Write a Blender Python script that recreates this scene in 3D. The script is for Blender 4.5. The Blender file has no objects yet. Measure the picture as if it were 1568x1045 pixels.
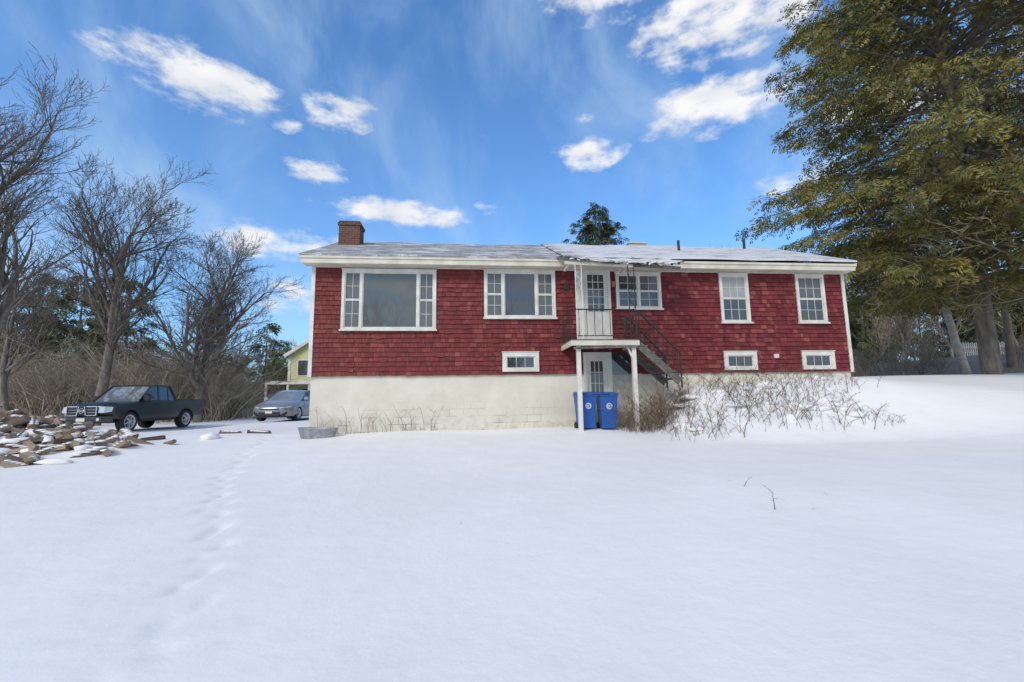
import bpy, math, random
import numpy as np
from mathutils import Vector, Matrix, noise
random.seed(7); RNG=np.random.default_rng(7)
S=bpy.context.scene
# ---------------------------------------------------------------- helpers
def link(o,parent=None):
    S.collection.objects.link(o)
    if parent: o.parent=parent
    return o
def empty(name,loc=(0,0,0),rz=0,parent=None):
    o=bpy.data.objects.new(name,None); o.location=loc; o.rotation_euler=(0,0,rz); o.empty_display_size=.3
    return link(o,parent)
def nmat(name):
    m=bpy.data.materials.new(name); m.use_nodes=True
    nt=m.node_tree; b=nt.nodes["Principled BSDF"]
    return m,nt,b
def N(nt,t,**k):
    n=nt.nodes.new(t)
    for a,v in k.items(): setattr(n,a,v)
    return n
def noise_n(nt,scale,detail=4,rough=.6,coord='Object',stretch=None):
    tc=N(nt,'ShaderNodeTexCoord'); mp=N(nt,'ShaderNodeMapping')
    if stretch: mp.inputs['Scale'].default_value=stretch
    n=N(nt,'ShaderNodeTexNoise'); n.inputs['Scale'].default_value=scale; n.inputs['Detail'].default_value=detail; n.inputs['Roughness'].default_value=rough
    nt.links.new(tc.outputs[coord],mp.inputs[0]); nt.links.new(mp.outputs[0],n.inputs['Vector']); return n
def ramp(nt,src,stops):
    r=N(nt,'ShaderNodeValToRGB'); e=r.color_ramp.elements
    while len(e)<len(stops): e.new(.5)
    for i,(p,c) in enumerate(stops):
        e[i].position=p; e[i].color=(*c,1) if len(c)==3 else c
    nt.links.new(src,r.inputs[0]); return r
def mixc(nt,f,a,b,mode='MIX'):
    m=N(nt,'ShaderNodeMix',data_type='RGBA',blend_type=mode)
    for s,v in ((0,f),(6,a),(7,b)):
        if hasattr(v,'is_output') : nt.links.new(v,m.inputs[s])
        elif s==0: m.inputs[0].default_value=v
        else: m.inputs[s].default_value=(*v,1)
    return m.outputs[2]
def bump(nt,b,h,strength=.3,dist=.02):
    bp=N(nt,'ShaderNodeBump'); bp.inputs['Strength'].default_value=strength; bp.inputs['Distance'].default_value=dist
    nt.links.new(h,bp.inputs['Height']); nt.links.new(bp.outputs[0],b.inputs['Normal'])
def simple(name,c1,c2=None,rough=.7,scale=6,metal=0,bmp=0,stretch=None,coat=0,detail=5):
    m,nt,b=nmat(name); b.inputs['Roughness'].default_value=rough; b.inputs['Metallic'].default_value=metal
    if coat: b.inputs['Coat Weight'].default_value=coat
    c2=c2 or tuple(x*.8 for x in c1)
    n=noise_n(nt,scale,detail,stretch=stretch); r=ramp(nt,n.outputs[0],[(.35,c2),(.65,c1)])
    nt.links.new(r.outputs[0],b.inputs['Base Color'])
    if bmp: bump(nt,b,n.outputs[0],bmp)
    return m
def island(name,stops,rough=.8,nscale=0,ncol=None,transl=0,bmp=0):
    m,nt,b=nmat(name); b.inputs['Roughness'].default_value=rough
    g=N(nt,'ShaderNodeNewGeometry'); r=ramp(nt,g.outputs['Random Per Island'],stops); c=r.outputs[0]
    if nscale:
        n=noise_n(nt,nscale,3); f=ramp(nt,n.outputs[0],[(.4,(0,0,0)),(.62,(1,1,1))])
        c=mixc(nt,f.outputs[0],c,ncol)
    nt.links.new(c,b.inputs['Base Color'])
    if transl: b.inputs['Specular IOR Level'].default_value=.2
    return m
class MB:
    def __init__(s): s.v=[];s.f=[];s.m=[];s.sm=[]
    def add(s,vs,fs,mi=0,smooth=False):
        o=len(s.v); s.v+= [tuple(v) for v in vs]
        for i,f in enumerate(fs): s.f.append(tuple(i_+o for i_ in f)); s.m.append(mi[i] if isinstance(mi,(list,tuple)) else mi); s.sm.append(smooth)
    def box(s,x0,x1,y0,y1,z0,z1,mi=0):
        s.add([(x0,y0,z0),(x1,y0,z0),(x1,y1,z0),(x0,y1,z0),(x0,y0,z1),(x1,y0,z1),(x1,y1,z1),(x0,y1,z1)],
              [(0,3,2,1),(4,5,6,7),(0,1,5,4),(1,2,6,5),(2,3,7,6),(3,0,4,7)],mi)
    def bar(s,p,q,w,t=None,mi=0):
        t=t or w; p=Vector(p);q=Vector(q); d=(q-p).normalized()
        up=Vector((0,0,1)) if abs(d.z)<.95 else Vector((0,1,0))
        a=d.cross(up).normalized()*w/2; b=a.cross(d).normalized()*t/2
        vs=[p-a-b,p+a-b,p+a+b,p-a+b,q-a-b,q+a-b,q+a+b,q-a+b]
        s.add(vs,[(0,3,2,1),(4,5,6,7),(0,1,5,4),(1,2,6,5),(2,3,7,6),(3,0,4,7)],mi)
    def tube(s,pts,rs,k=8,mi=0,cap=True):
        pts=[Vector(p) for p in pts]; n=len(pts); vs=[]
        if not hasattr(rs,'__len__'): rs=[rs]*n
        for i,p in enumerate(pts):
            d=(pts[min(i+1,n-1)]-pts[max(i-1,0)]).normalized()
            up=Vector((0,0,1)) if abs(d.z)<.9 else Vector((0,1,0))
            a=d.cross(up).normalized(); b=a.cross(d)
            for j in range(k):
                t=2*math.pi*j/k; vs.append(p+(a*math.cos(t)+b*math.sin(t))*rs[i])
        fs=[(i*k+j,i*k+(j+1)%k,(i+1)*k+(j+1)%k,(i+1)*k+j) for i in range(n-1) for j in range(k)]
        s.add(vs,fs,mi,k>5)
        if cap:
            s.add(vs[:k],[tuple(range(k))],mi); s.add(vs[-k:],[tuple(range(k-1,-1,-1))],mi)
    def build(s,name,mats,parent=None,bevel=0,seg=2):
        me=bpy.data.meshes.new(name); me.from_pydata(s.v,[],s.f)
        for m in mats: me.materials.append(m)
        me.polygons.foreach_set('material_index',s.m); me.polygons.foreach_set('use_smooth',s.sm); me.update()
        o=link(bpy.data.objects.new(name,me),parent)
        if bevel:
            b=o.modifiers.new('b','BEVEL'); b.width=bevel; b.segments=seg; b.limit_method='ANGLE'; b.angle_limit=math.radians(35)
        return o
def np_mesh(name,V,F,mats,parent=None,mi=None,smooth=False):
    V=np.asarray(V,np.float32).reshape(-1,3); F=np.asarray(F,np.int32); k=F.shape[1]
    me=bpy.data.meshes.new(name); me.vertices.add(len(V)); me.vertices.foreach_set('co',V.ravel())
    me.loops.add(F.size); me.loops.foreach_set('vertex_index',F.ravel())
    me.polygons.add(len(F)); me.polygons.foreach_set('loop_start',np.arange(0,F.size,k,dtype=np.int32))
    for m in mats: me.materials.append(m)
    if mi is not None: me.polygons.foreach_set('material_index',np.asarray(mi,np.int32))
    if smooth: me.polygons.foreach_set('use_smooth',np.ones(len(F),bool))
    me.update(calc_edges=True)
    return link(bpy.data.objects.new(name,me),parent)
def segs_mesh(segs,k=4):
    A=np.array([(*a,*b,r,q) for a,b,r,q in segs]); P=A[:,:3];Q=A[:,3:6];r0=A[:,6:7];r1=A[:,7:8]
    d=Q-P; d/=np.linalg.norm(d,axis=1,keepdims=True)+1e-9
    up=np.where(np.abs(d[:,2:3])<.9,[[0,0,1.]],[[1.,0,0]]); a=np.cross(d,up); a/=np.linalg.norm(a,axis=1,keepdims=True); b=np.cross(a,d)
    V=np.zeros((len(A),2*k,3))
    for j in range(k):
        t=2*math.pi*j/k; u=a*math.cos(t)+b*math.sin(t)
        V[:,j]=P+u*r0; V[:,k+j]=Q+u*r1
    F=np.array([(j,(j+1)%k,k+(j+1)%k,k+j) for j in range(k)])
    return V.reshape(-1,3),(F[None]+(np.arange(len(A))*2*k)[:,None,None]).reshape(-1,4)
def stamp(TV,TF,M,T):
    n=len(T); V=np.einsum('nij,vj->nvi',M,TV)+T[:,None,:]
    F=TF[None]+(np.arange(n)*len(TV))[:,None,None]
    return V.reshape(-1,3),F.reshape(-1,TF.shape[1])
def merge(parts):
    Vs=[];Fs=[];mi=[];o=0
    for V,F,m in parts:
        Vs.append(V);Fs.append(F+o);mi.append(np.full(len(F),m));o+=len(V)
    return np.concatenate(Vs),np.concatenate(Fs),np.concatenate(mi)
def ss(a,b,x):
    t=np.clip((x-a)/(b-a),0,1); return t*t*(3-2*t)
_w=[(RNG.uniform(.25,2.2),RNG.uniform(0,6.28),RNG.uniform(0,6.28)) for _ in range(14)]
def gz(x,y):
    x=np.asarray(x,float);y=np.asarray(y,float)
    z=.06*np.clip(y,-15,13)-.12*ss(-9,-14,x)+.12*ss(17,20,y)*ss(-13.2,-11.5,x)
    w=ss(8,16,x); g=(1-w)*ss(9.7,13.0,y-.1*x+.4)+w*ss(7,18,y)
    z=z+(1.2*ss(3.5,5.4,x)+.32*ss(5.4,11,x))*g
    z=z+1.45*ss(15,28,x)*ss(19.5,27,y)
    z=z+.56*np.exp(-((x+13.0)/2.0)**2-((y-11.4)/1.5)**2)+.18*np.exp(-((x+9.6)/1.3)**2-((y-10.4)/.9)**2)
    u=0
    for k,a,p in _w: u=u+np.sin(k*(x*math.cos(a)+y*math.sin(a))+p)/(k+.5)
    near=np.exp(-((x)/60)**2-((y-8)/60)**2)
    z=z+.014*u*near*(1+1.6*ss(2,7,x)*ss(9,3,y))
    return z
# ---------------------------------------------------------------- materials
WHITE=simple('white_paint',(.70,.68,.61),(.55,.52,.45),.55,3)
CREAM_TRIM=simple('cream_trim',(.66,.61,.50),(.50,.46,.37),.6,2)
DARK=simple('dark_void',(.02,.02,.02))
IRON=simple('black_iron',(.012,.012,.012),(.025,.02,.015),.6,20)
GREYWOOD=simple('weathered_wood',(.17,.15,.13),(.08,.07,.06),.85,8)
m,nt,b=nmat('red_shingle'); g=N(nt,'ShaderNodeNewGeometry')
r=ramp(nt,g.outputs['Random Per Island'],[(0,(.105,.016,.018)),(.5,(.155,.024,.027)),(.85,(.185,.032,.034)),(1,(.25,.07,.055))])
n=noise_n(nt,5,5,.7,stretch=(3,1,1)); f=ramp(nt,n.outputs[0],[(.52,(0,0,0)),(.71,(.62,.62,.62))])
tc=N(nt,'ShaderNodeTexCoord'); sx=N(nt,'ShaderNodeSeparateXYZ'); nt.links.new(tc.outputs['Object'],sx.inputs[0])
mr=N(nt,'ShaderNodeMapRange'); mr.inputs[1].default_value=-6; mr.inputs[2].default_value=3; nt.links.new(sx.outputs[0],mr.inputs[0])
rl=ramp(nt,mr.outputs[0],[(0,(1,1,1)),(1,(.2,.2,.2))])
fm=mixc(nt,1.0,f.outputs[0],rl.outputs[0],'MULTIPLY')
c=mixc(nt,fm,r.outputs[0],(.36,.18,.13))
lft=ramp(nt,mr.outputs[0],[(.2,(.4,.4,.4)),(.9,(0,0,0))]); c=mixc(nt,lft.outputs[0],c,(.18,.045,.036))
nt.links.new(c,b.inputs['Base Color']); b.inputs['Roughness'].default_value=.8; b.inputs['Specular IOR Level'].default_value=.3
n2=noise_n(nt,30,4,stretch=(4,1,.3)); bump(nt,b,n2.outputs[0],.4,.006); SHINGLE=m
BUTT_SHADE=simple('shingle_butt_shade',(.045,.008,.01),(.11,.03,.03),.9,4)  # butt faces coloured dark to paint the shadow line under each shingle row
m,nt,b=nmat('painted_foundation'); b.inputs['Roughness'].default_value=.8
n=noise_n(nt,1.2,8,.65); r=ramp(nt,n.outputs[0],[(.3,(.56,.52,.41)),(.55,(.65,.61,.50)),(.7,(.69,.655,.55))])
tc=N(nt,'ShaderNodeTexCoord'); sx=N(nt,'ShaderNodeSeparateXYZ'); cx=N(nt,'ShaderNodeCombineXYZ')
nt.links.new(tc.outputs['Object'],sx.inputs[0]); nt.links.new(sx.outputs[0],cx.inputs[0]); nt.links.new(sx.outputs[2],cx.inputs[1])
br=N(nt,'ShaderNodeTexBrick'); br.inputs['Scale'].default_value=1; br.inputs['Brick Width'].default_value=.4; br.inputs['Row Height'].default_value=.2; br.inputs['Mortar Size'].default_value=.006; br.inputs['Mortar Smooth'].default_value=.3
br.inputs['Color1'].default_value=br.inputs['Color2'].default_value=(1,1,1,1); br.inputs['Mortar'].default_value=(0,0,0,1)
nt.links.new(cx.outputs[0],br.inputs['Vector'])
nz_=noise_n(nt,.9,3); low=N(nt,'ShaderNodeMapRange'); low.inputs[1].default_value=1.7; low.inputs[2].default_value=.95; nt.links.new(sx.outputs[2],low.inputs[0])
ml=N(nt,'ShaderNodeMath',operation='MULTIPLY'); nt.links.new(low.outputs[0],ml.inputs[0])
pr=ramp(nt,nz_.outputs[0],[(.48,(0,0,0)),(.54,(1,1,1))]); nt.links.new(pr.outputs[0],ml.inputs[1])
inv=N(nt,'ShaderNodeMath',operation='SUBTRACT'); inv.inputs[0].default_value=1; nt.links.new(br.outputs['Color'],inv.inputs[1])
m2=N(nt,'ShaderNodeMath',operation='MULTIPLY'); nt.links.new(ml.outputs[0],m2.inputs[0]); nt.links.new(inv.outputs[0],m2.inputs[1])
c=mixc(nt,m2.outputs[0],r.outputs[0],(.09,.075,.06))
mm=N(nt,'ShaderNodeMath',operation='MULTIPLY'); mm.inputs[1].default_value=.04; nt.links.new(inv.outputs[0],mm.inputs[0])
c=mixc(nt,mm.outputs[0],c,(.3,.27,.2))
nd=noise_n(nt,4,8,.7); dr=ramp(nt,nd.outputs[0],[(.48,(0,0,0)),(.70,(.7,.7,.7))]); lo2=N(nt,'ShaderNodeMapRange'); lo2.inputs[1].default_value=1.25; lo2.inputs[2].default_value=.75; nt.links.new(sx.outputs[2],lo2.inputs[0])
dm=mixc(nt,1.,dr.outputs[0],lo2.outputs[0],'MULTIPLY'); c=mixc(nt,dm,c,(.2,.17,.12))
nt.links.new(c,b.inputs['Base Color']); bump(nt,b,br.outputs['Color'],.06,.003); BLOCK=m
m,nt,b=nmat('frosty_roof'); b.inputs['Roughness'].default_value=.8
tc=N(nt,'ShaderNodeTexCoord'); br=N(nt,'ShaderNodeTexBrick'); br.inputs['Scale'].default_value=1; br.inputs['Brick Width'].default_value=.3; br.inputs['Row Height'].default_value=.14; br.inputs['Mortar Size'].default_value=.008
br.inputs['Color1'].default_value=(.15,.145,.14,1); br.inputs['Color2'].default_value=(.22,.215,.21,1); br.inputs['Mortar'].default_value=(.07,.07,.07,1)
nt.links.new(tc.outputs['Object'],br.inputs['Vector'])
n=noise_n(nt,1.9,10,.82,stretch=(.6,1.8,1)); sx=N(nt,'ShaderNodeSeparateXYZ'); nt.links.new(tc.outputs['Object'],sx.inputs[0])
mr=N(nt,'ShaderNodeMapRange'); mr.inputs[1].default_value=1.3; mr.inputs[2].default_value=2.2; mr.inputs[3].default_value=-.03; mr.inputs[4].default_value=.07; nt.links.new(sx.outputs[0],mr.inputs[0])
ad=N(nt,'ShaderNodeMath'); nt.links.new(n.outputs[0],ad.inputs[0]); nt.links.new(mr.outputs[0],ad.inputs[1])
f=ramp(nt,ad.outputs[0],[(.45,(.10,.10,.10)),(.56,(.85,.85,.85))])
c=mixc(nt,f.outputs[0],br.outputs['Color'],(.68,.68,.69)); nt.links.new(c,b.inputs['Base Color']); bump(nt,b,br.outputs['Color'],.4,.01); ROOF=m
m,nt,b=nmat('chimney_brick'); b.inputs['Roughness'].default_value=.9
tc=N(nt,'ShaderNodeTexCoord'); sx=N(nt,'ShaderNodeSeparateXYZ'); cx=N(nt,'ShaderNodeCombineXYZ'); ad=N(nt,'ShaderNodeMath'); nt.links.new(tc.outputs['Object'],sx.inputs[0]); nt.links.new(sx.outputs[0],ad.inputs[0]); nt.links.new(sx.outputs[1],ad.inputs[1])
nt.links.new(ad.outputs[0],cx.inputs[0]); nt.links.new(sx.outputs[2],cx.inputs[1])
br=N(nt,'ShaderNodeTexBrick'); br.inputs['Scale'].default_value=1; br.inputs['Brick Width'].default_value=.21; br.inputs['Row Height'].default_value=.075; br.inputs['Mortar Size'].default_value=.008
br.inputs['Color1'].default_value=(.15,.05,.028,1); br.inputs['Color2'].default_value=(.08,.032,.022,1); br.inputs['Mortar'].default_value=(.14,.12,.1,1)
nt.links.new(cx.outputs[0],br.inputs['Vector']); nt.links.new(br.outputs['Color'],b.inputs['Base Color']); BRICK=m
def glass(name,col,gl=.22,rough=.02):
    m,nt,b=nmat(name); b.inputs['Roughness'].default_value=.6
    n=noise_n(nt,1.5,3); r=ramp(nt,n.outputs[0],[(.3,tuple(c*.7 for c in col)),(.7,col)]); nt.links.new(r.outputs[0],b.inputs['Base Color'])
    g=N(nt,'ShaderNodeBsdfGlossy'); g.inputs['Roughness'].default_value=rough; g.inputs['Color'].default_value=(.9,.95,1,1)
    mx=N(nt,'ShaderNodeMixShader'); lw=N(nt,'ShaderNodeLayerWeight'); lw.inputs[0].default_value=.3
    ma=N(nt,'ShaderNodeMath',operation='MULTIPLY_ADD'); ma.inputs[1].default_value=.6; ma.inputs[2].default_value=gl; nt.links.new(lw.outputs['Fresnel'],ma.inputs[0]); ma.use_clamp=True
    nt.links.new(ma.outputs[0],mx.inputs[0]); nt.links.new(b.outputs[0],mx.inputs[1]); nt.links.new(g.outputs[0],mx.inputs[2])
    nt.links.new(mx.outputs[0],nt.nodes['Material Output'].inputs[0]); return m
G_PIC=glass('glass_picture',(.075,.09,.085),.04); G_DARK=glass('glass_dark',(.018,.022,.022),.08); G_MID=glass('glass_curtain',(.10,.11,.105),.02); G_CAR=glass('car_glass',(.012,.014,.015),.06)
G_SHADE=glass('glass_shade',(.32,.32,.30),.04)
def snowmat(name,attr=False):
    m,nt,b=nmat(name); b.inputs['Roughness'].default_value=.65; b.inputs['Specular IOR Level'].default_value=.25
    n=noise_n(nt,.8,8,.6); r=ramp(nt,n.outputs[0],[(.3,(.79,.775,.76)),(.7,(.84,.83,.82))]); c=r.outputs[0]
    n2=noise_n(nt,9,6,.7); n3=noise_n(nt,1.7,4,.5)
    if attr:
        at=N(nt,'ShaderNodeAttribute',attribute_name='cover'); nn=noise_n(nt,1.3,8,.75)
        a=N(nt,'ShaderNodeMath',operation='ADD'); nt.links.new(at.outputs['Fac'],a.inputs[0]); nt.links.new(nn.outputs[0],a.inputs[1])
        f=ramp(nt,a.outputs[0],[(.86,(0,0,0)),(.97,(1,1,1))]); lf=ramp(nt,n2.outputs[0],[(.3,(.17,.13,.09)),(.6,(.31,.25,.18)),(.75,(.42,.36,.27))])
        c=mixc(nt,f.outputs[0],c,lf.outputs[0])
    nt.links.new(c,b.inputs['Base Color'])
    ad=N(nt,'ShaderNodeMath',operation='MULTIPLY_ADD'); ad.inputs[1].default_value=.25; nt.links.new(n2.outputs[0],ad.inputs[0]); nt.links.new(n3.outputs[0],ad.inputs[2])
    bump(nt,b,ad.outputs[0],.38,.06); return m
SNOW=snowmat('snow',True); SNOWP=snowmat('snow_clump')
BARK=simple('bark',(.22,.19,.155),(.10,.085,.07),.9,5,stretch=(1,1,.3)); BARKL=simple('bark_pale',(.30,.25,.19),(.15,.12,.09),.9,5)
TWIG=island('twigs',[(0,(.085,.07,.055)),(1,(.20,.17,.14))],.9); TWIGY=island('twigs_lichen',[(0,(.18,.17,.08)),(1,(.36,.32,.18))],.9)
THICK=island('thicket',[(0,(.17,.14,.10)),(.6,(.34,.285,.21)),(1,(.50,.43,.33))],.95)
STRAW=island('dry_stems',[(0,(.075,.05,.035)),(.6,(.17,.115,.075)),(1,(.30,.22,.14))],.9)
NEEDLE=island('hemlock_needles',[(0,(.045,.063,.02)),(.4,(.095,.115,.033)),(.8,(.18,.175,.05)),(1,(.32,.22,.09))],.7,.5,(.26,.22,.06),1)
PINE=island('pine_needles',[(0,(.035,.055,.024)),(.6,(.075,.105,.04)),(1,(.13,.145,.06))],.8,.3,(.10,.11,.045),1)
# ---------------------------------------------------------------- ground
def axis(lo,hi,parts):
    out=[];x=lo
    while x<hi:
        out.append(x); x+=next((s for a,b_,s in parts if a<=x<b_),None) or max(.25,.07*max(abs(x)-20,0)+.25)
    return np.array(out+[hi])
ax=axis(-700,700,[(-7,-1.2,.05),(-1.2,12,.12),(-16,-7,.14)]); ay=axis(-300,900,[(1.6,13,.05),(13,20,.16)])
X,Y=np.meshgrid(ax,ay); Z=gz(X,Y)
trail=[(-2.05,1.9),(-2.1,2.6),(-2.25,3.2),(-2.6,4.0),(-3.05,4.85),(-3.8,6.0),(-4.7,7.6),(-5.5,9.4),(-6.1,11),(-6.6,13)]
def along(P,step):
    out=[];
    for (a,b_) in zip(P[:-1],P[1:]):
        L=math.dist(a,b_); k=max(1,round(L/step))
        for i in range(k): t=i/k; out.append((a[0]+(b_[0]-a[0])*t,a[1]+(b_[1]-a[1])*t))
    return out
for i,(px,py) in enumerate(along(trail,.30)):
    s=.07*(1 if i%2 else -1)+random.uniform(-.06,.06); r2=((X-px-s)/random.uniform(.05,.08))**2+((Y-py)/random.uniform(.08,.18))**2
    Z-=random.uniform(.016,.045)*np.exp(-r2)
V=np.stack([X,Y,Z],-1).reshape(-1,3); nx=len(ax); ny=len(ay)
i=np.arange(nx-1)[None]+np.arange(ny-1)[:,None]*nx; F=np.stack([i,i+1,i+nx+1,i+nx],-1).reshape(-1,4)
gr=np_mesh('snowy_ground',V,F,[SNOW],smooth=True)
cov=.6*ss(15,19,X)*ss(18.8,21,Y)+.35*ss(30,45,np.abs(X))*ss(24,40,Y)+.45*ss(36,50,Y)+.35*ss(27,33,Y)*ss(-14,-18,X)
at=gr.data.attributes.new('cover','FLOAT','POINT'); at.data.foreach_set('value',cov.ravel().astype(np.float32))
# ---------------------------------------------------------------- house
A=math.radians(5.85); H=empty('red_house',(0,13.1,0),A)
def h2w(u,v): return (math.cos(A)*u-math.sin(A)*v, 13.1+math.sin(A)*u+math.cos(A)*v)
U0,U1,D=-5.62,10.62,7.2; ZF=2.36; ZE=5.46; VR=3.6; ZR=7.5
w=MB(); w.box(U0,U1,0,D,ZF,ZE+.04)
w.add([(U0,0,ZE+.04),(U0,D,ZE+.04),(U0,VR,ZR-.12)],[(0,1,2)]); w.add([(U1,0,ZE+.04),(U1,D,ZE+.04),(U1,VR,ZR-.12)],[(0,2,1)])
w.build('walls',[simple('red_wall',(.13,.014,.02))],H)
w=MB(); w.box(U0+.03,U1-.03,.03,D-.03,-1,ZF-.002); w.build('foundation',[BLOCK],H)
OP=[(-4.82,-2.18,3.64,5.39),(-.80,1.31,3.99,5.43),(3.16,4.57,4.28,5.41),(6.45,7.39,3.87,5.41),(8.98,9.94,3.87,5.41),(-.29,.77,2.43,2.99),(6.43,7.48,2.42,2.98),(8.96,10.04,2.42,2.98),(1.93,2.99,3.2,5.6),(2.08,3.5,2.2,2.98)]
sh=MB(); z=ZF-.01; ex=.134
while z<ZE-.02:
    h=min(ex,ZE-z); zm=z+h/2
    cuts=sorted([(o[0]+.02,o[1]-.02) for o in OP if o[2]<zm<o[3]]); spans=[];a=U0
    for c0,c1 in cuts: spans.append((a,c0)); a=c1
    spans.append((a,U1)); rowt=random.uniform(-.003,.004)
    for a,b_ in spans:
        u=a
        while u<b_-.005:
            wd=random.uniform(.08,.24); e=min(u+wd,b_)
            if b_-e<.04: e=b_
            zz=z+random.uniform(-.009,.005)+.005*math.sin(u*1.7+z*9); t=.036+rowt+random.uniform(-.005,.008); g=.0025
            if random.random()<.03: zz-=.02; t+=.008
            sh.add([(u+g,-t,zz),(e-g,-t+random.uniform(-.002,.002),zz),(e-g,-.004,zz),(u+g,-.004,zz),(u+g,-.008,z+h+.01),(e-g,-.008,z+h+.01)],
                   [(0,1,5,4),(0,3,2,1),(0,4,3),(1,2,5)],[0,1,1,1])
            u=e
    z+=ex
sh.build('wall_shingles',[SHINGLE,BUTT_SHADE],H)
t=MB()
t.box(U0-.035,U0+.07,-.055,.08,ZF-.03,ZE); t.box(U1-.07,U1+.035,-.055,.08,ZF-.03,ZE)
t.box(U0+.07,U1-.07,-.05,.0,ZE-.02,ZE+.04)
t.box(U0-.04,U0,.08,D,ZE-.1,ZE+.04); t.build('corner_boards',[WHITE],H,.004,1)
t=MB(); t.box(U0-.2,U1+.1,-.4,-.051,ZE+.0,ZE+.025); t.box(U0-.22,U1+.12,-.425,-.4,ZE-.01,ZE+.16); t.box(U0-.25,U1+.15,-.455,-.4251,ZE+.13,ZE+.2)
t.box(U0-.2,U1+.1,D,D+.4,ZE,ZE+.025)
for ue,s in ((U0-.23,1),(U1+.13,-1)):
    for va,vb in ((-.44,VR),(D+.44,VR)):
        t.bar((ue,va,5.60),(ue,vb,ZR-.07),.03,.17)
t.build('eaves_trim',[CREAM_TRIM],H,.004,1)
def roofslab(mb,u0,u1,zo,mi=0):
    n=24
    for side in (0,1):
        va,vb=(-.46,VR) if side==0 else (D+.46,VR)
        vs=[]
        for i_ in range(n+1):
            u=u0+(u1-u0)*i_/n; wob=.015*math.sin(u*1.3)+.01*math.sin(u*3.1); w0=.008*math.sin(u*2.2+1)
            for (v,zz) in ((va,5.655+zo+w0),(va,5.70+zo+w0),(vb,ZR+zo+wob),(vb,ZR-.05+zo+wob)): vs.append((u,v,zz))
        fs=[]
        for i_ in range(n):
            a=i_*4
            for j in range(4): fs.append((a+j,a+4+j,a+4+(j+1)%4,a+(j+1)%4))
        fs+= [(0,1,2,3),(n*4+3,n*4+2,n*4+1,n*4)]
        mb.add(vs,fs,mi)
t=MB(); roofslab(t,U0-.27,1.55,0); roofslab(t,1.551,U1+.17,.07); o=t.build('roof',[ROOF],H)
t=MB()
t.box(-5.62,-4.92,2.3,2.9,6.2,7.62,0); t.box(-5.655,-4.885,2.265,2.935,7.62,7.72,0); t.box(-5.62,-4.92,2.3,2.9,7.72,7.78,0); t.box(-5.45,-5.1,2.45,2.75,7.781,7.8,1)
t.build('brick_chimney',[BRICK,DARK],H,.006,1)
t=MB(); t.box(5.15,5.85,3.9,4.4,7.2,7.75,0); t.box(5.1,5.9,3.85,4.45,7.751,7.81,0); t.build('vent_chimney',[CREAM_TRIM],H,.01,1)
t=MB(); t.tube([(6.1,1.7,6.4),(6.1,1.7,7.1)],.045,10); t.tube([(9.55,3.2,7.1),(9.55,3.2,7.78)],.05,10); t.tube([(6.1,1.7,6.62),(6.1,1.7,6.72)],[.13,.05],10); t.build('vent_pipes',[IRON],H)
def window(name,u0,u1,z0,z1,panes,tw=.08,sill=True):
    t=MB(); y=-.068
    t.box(u0,u0+tw,y,.01,z0,z1,0); t.box(u1-tw,u1,y,.01,z0,z1,0); t.box(u0+tw,u1-tw,y,.01,z1-tw,z1,0); t.box(u0+tw,u1-tw,y-.01,.01,z0,z0+tw*.8,0)
    if sill: t.box(u0-.03,u1+.03,y-.05,-.03,z0-.03,z0+.015,0)
    t.box(u0-.02,u1+.02,y-.02,.0,z1,z1+.02,0)
    a,b_=z0+tw*.8,z1-tw
    for k,(pa,pb,nx_,rows,gm) in enumerate(panes):
        if pa>u0+tw+.01: t.box(pa-.03,pa+.03,y+.004,.0,a,b_,0)
        for fi,(f0,f1,nz2,gi) in enumerate(rows):
            za,zb=a+(b_-a)*f0,a+(b_-a)*f1; yo=-.036 if fi==0 else -.044
            L,R=pa+(.03 if pa>u0+tw+.01 else 0),pb-(.03 if pb<u1-tw-.01 else 0); s=.028
            t.box(L,L+s,yo,-.005,za,zb,0);t.box(R-s,R,yo,-.005,za,zb,0);t.box(L+s,R-s,yo,-.005,za,za+s,0);t.box(L+s,R-s,yo,-.005,zb-s,zb,0)
            t.add([(L+s,-.014,za+s),(R-s,-.014,za+s),(R-s,-.014,zb-s),(L+s,-.014,zb-s)],[(0,1,2,3)],gi)
            for j in range(1,nx_): xx=L+s+(R-L-2*s)*j/nx_; t.box(xx-.006,xx+.006,-.026,-.015,za+s,zb-s,0)
            for j in range(1,nz2): zz=za+s+(zb-za-2*s)*j/nz2; t.box(L+s,R-s,-.025,-.0152,zz-.006,zz+.006,0)
    return t.build(name,[WHITE,G_PIC,G_DARK,G_MID,G_SHADE],H)
window('picture_window',-4.82,-2.18,3.64,5.39,[(-4.74,-4.28,2,[(0,.5,2,3),(.5,1,2,3)],0),(-4.28,-2.69,1,[(0,1,1,1)],0),(-2.69,-2.26,2,[(0,.5,2,3),(.5,1,2,3)],0)])
window('triple_window',-.80,1.31,3.99,5.43,[(-.72,-.24,2,[(0,.5,2,3),(.5,1,2,3)],0),(-.24,.75,1,[(0,1,1,2)],0),(.75,1.23,2,[(0,.5,2,3),(.5,1,2,3)],0)])
window('double_window',3.16,4.57,4.28,5.41,[(3.24,3.865,2,[(0,.5,2,2),(.5,1,2,2)],0),(3.865,4.49,2,[(0,.5,2,2),(.5,1,2,3)],0)])
window('sash_window_a',6.45,7.39,3.87,5.41,[(6.53,7.31,3,[(0,.5,2,2),(.5,1,2,4)],0)])
window('sash_window_b',8.98,9.94,3.87,5.41,[(9.06,9.86,3,[(0,.5,2,2),(.5,1,2,3)],0)])
window('cellar_window_a',-.29,.77,2.43,2.99,[(-.17,.65,3,[(0,1,1,2)],0)],.12,False)
window('cellar_window_b',6.43,7.48,2.42,2.98,[(6.55,7.36,3,[(0,1,1,2)],0)],.12,False)
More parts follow.
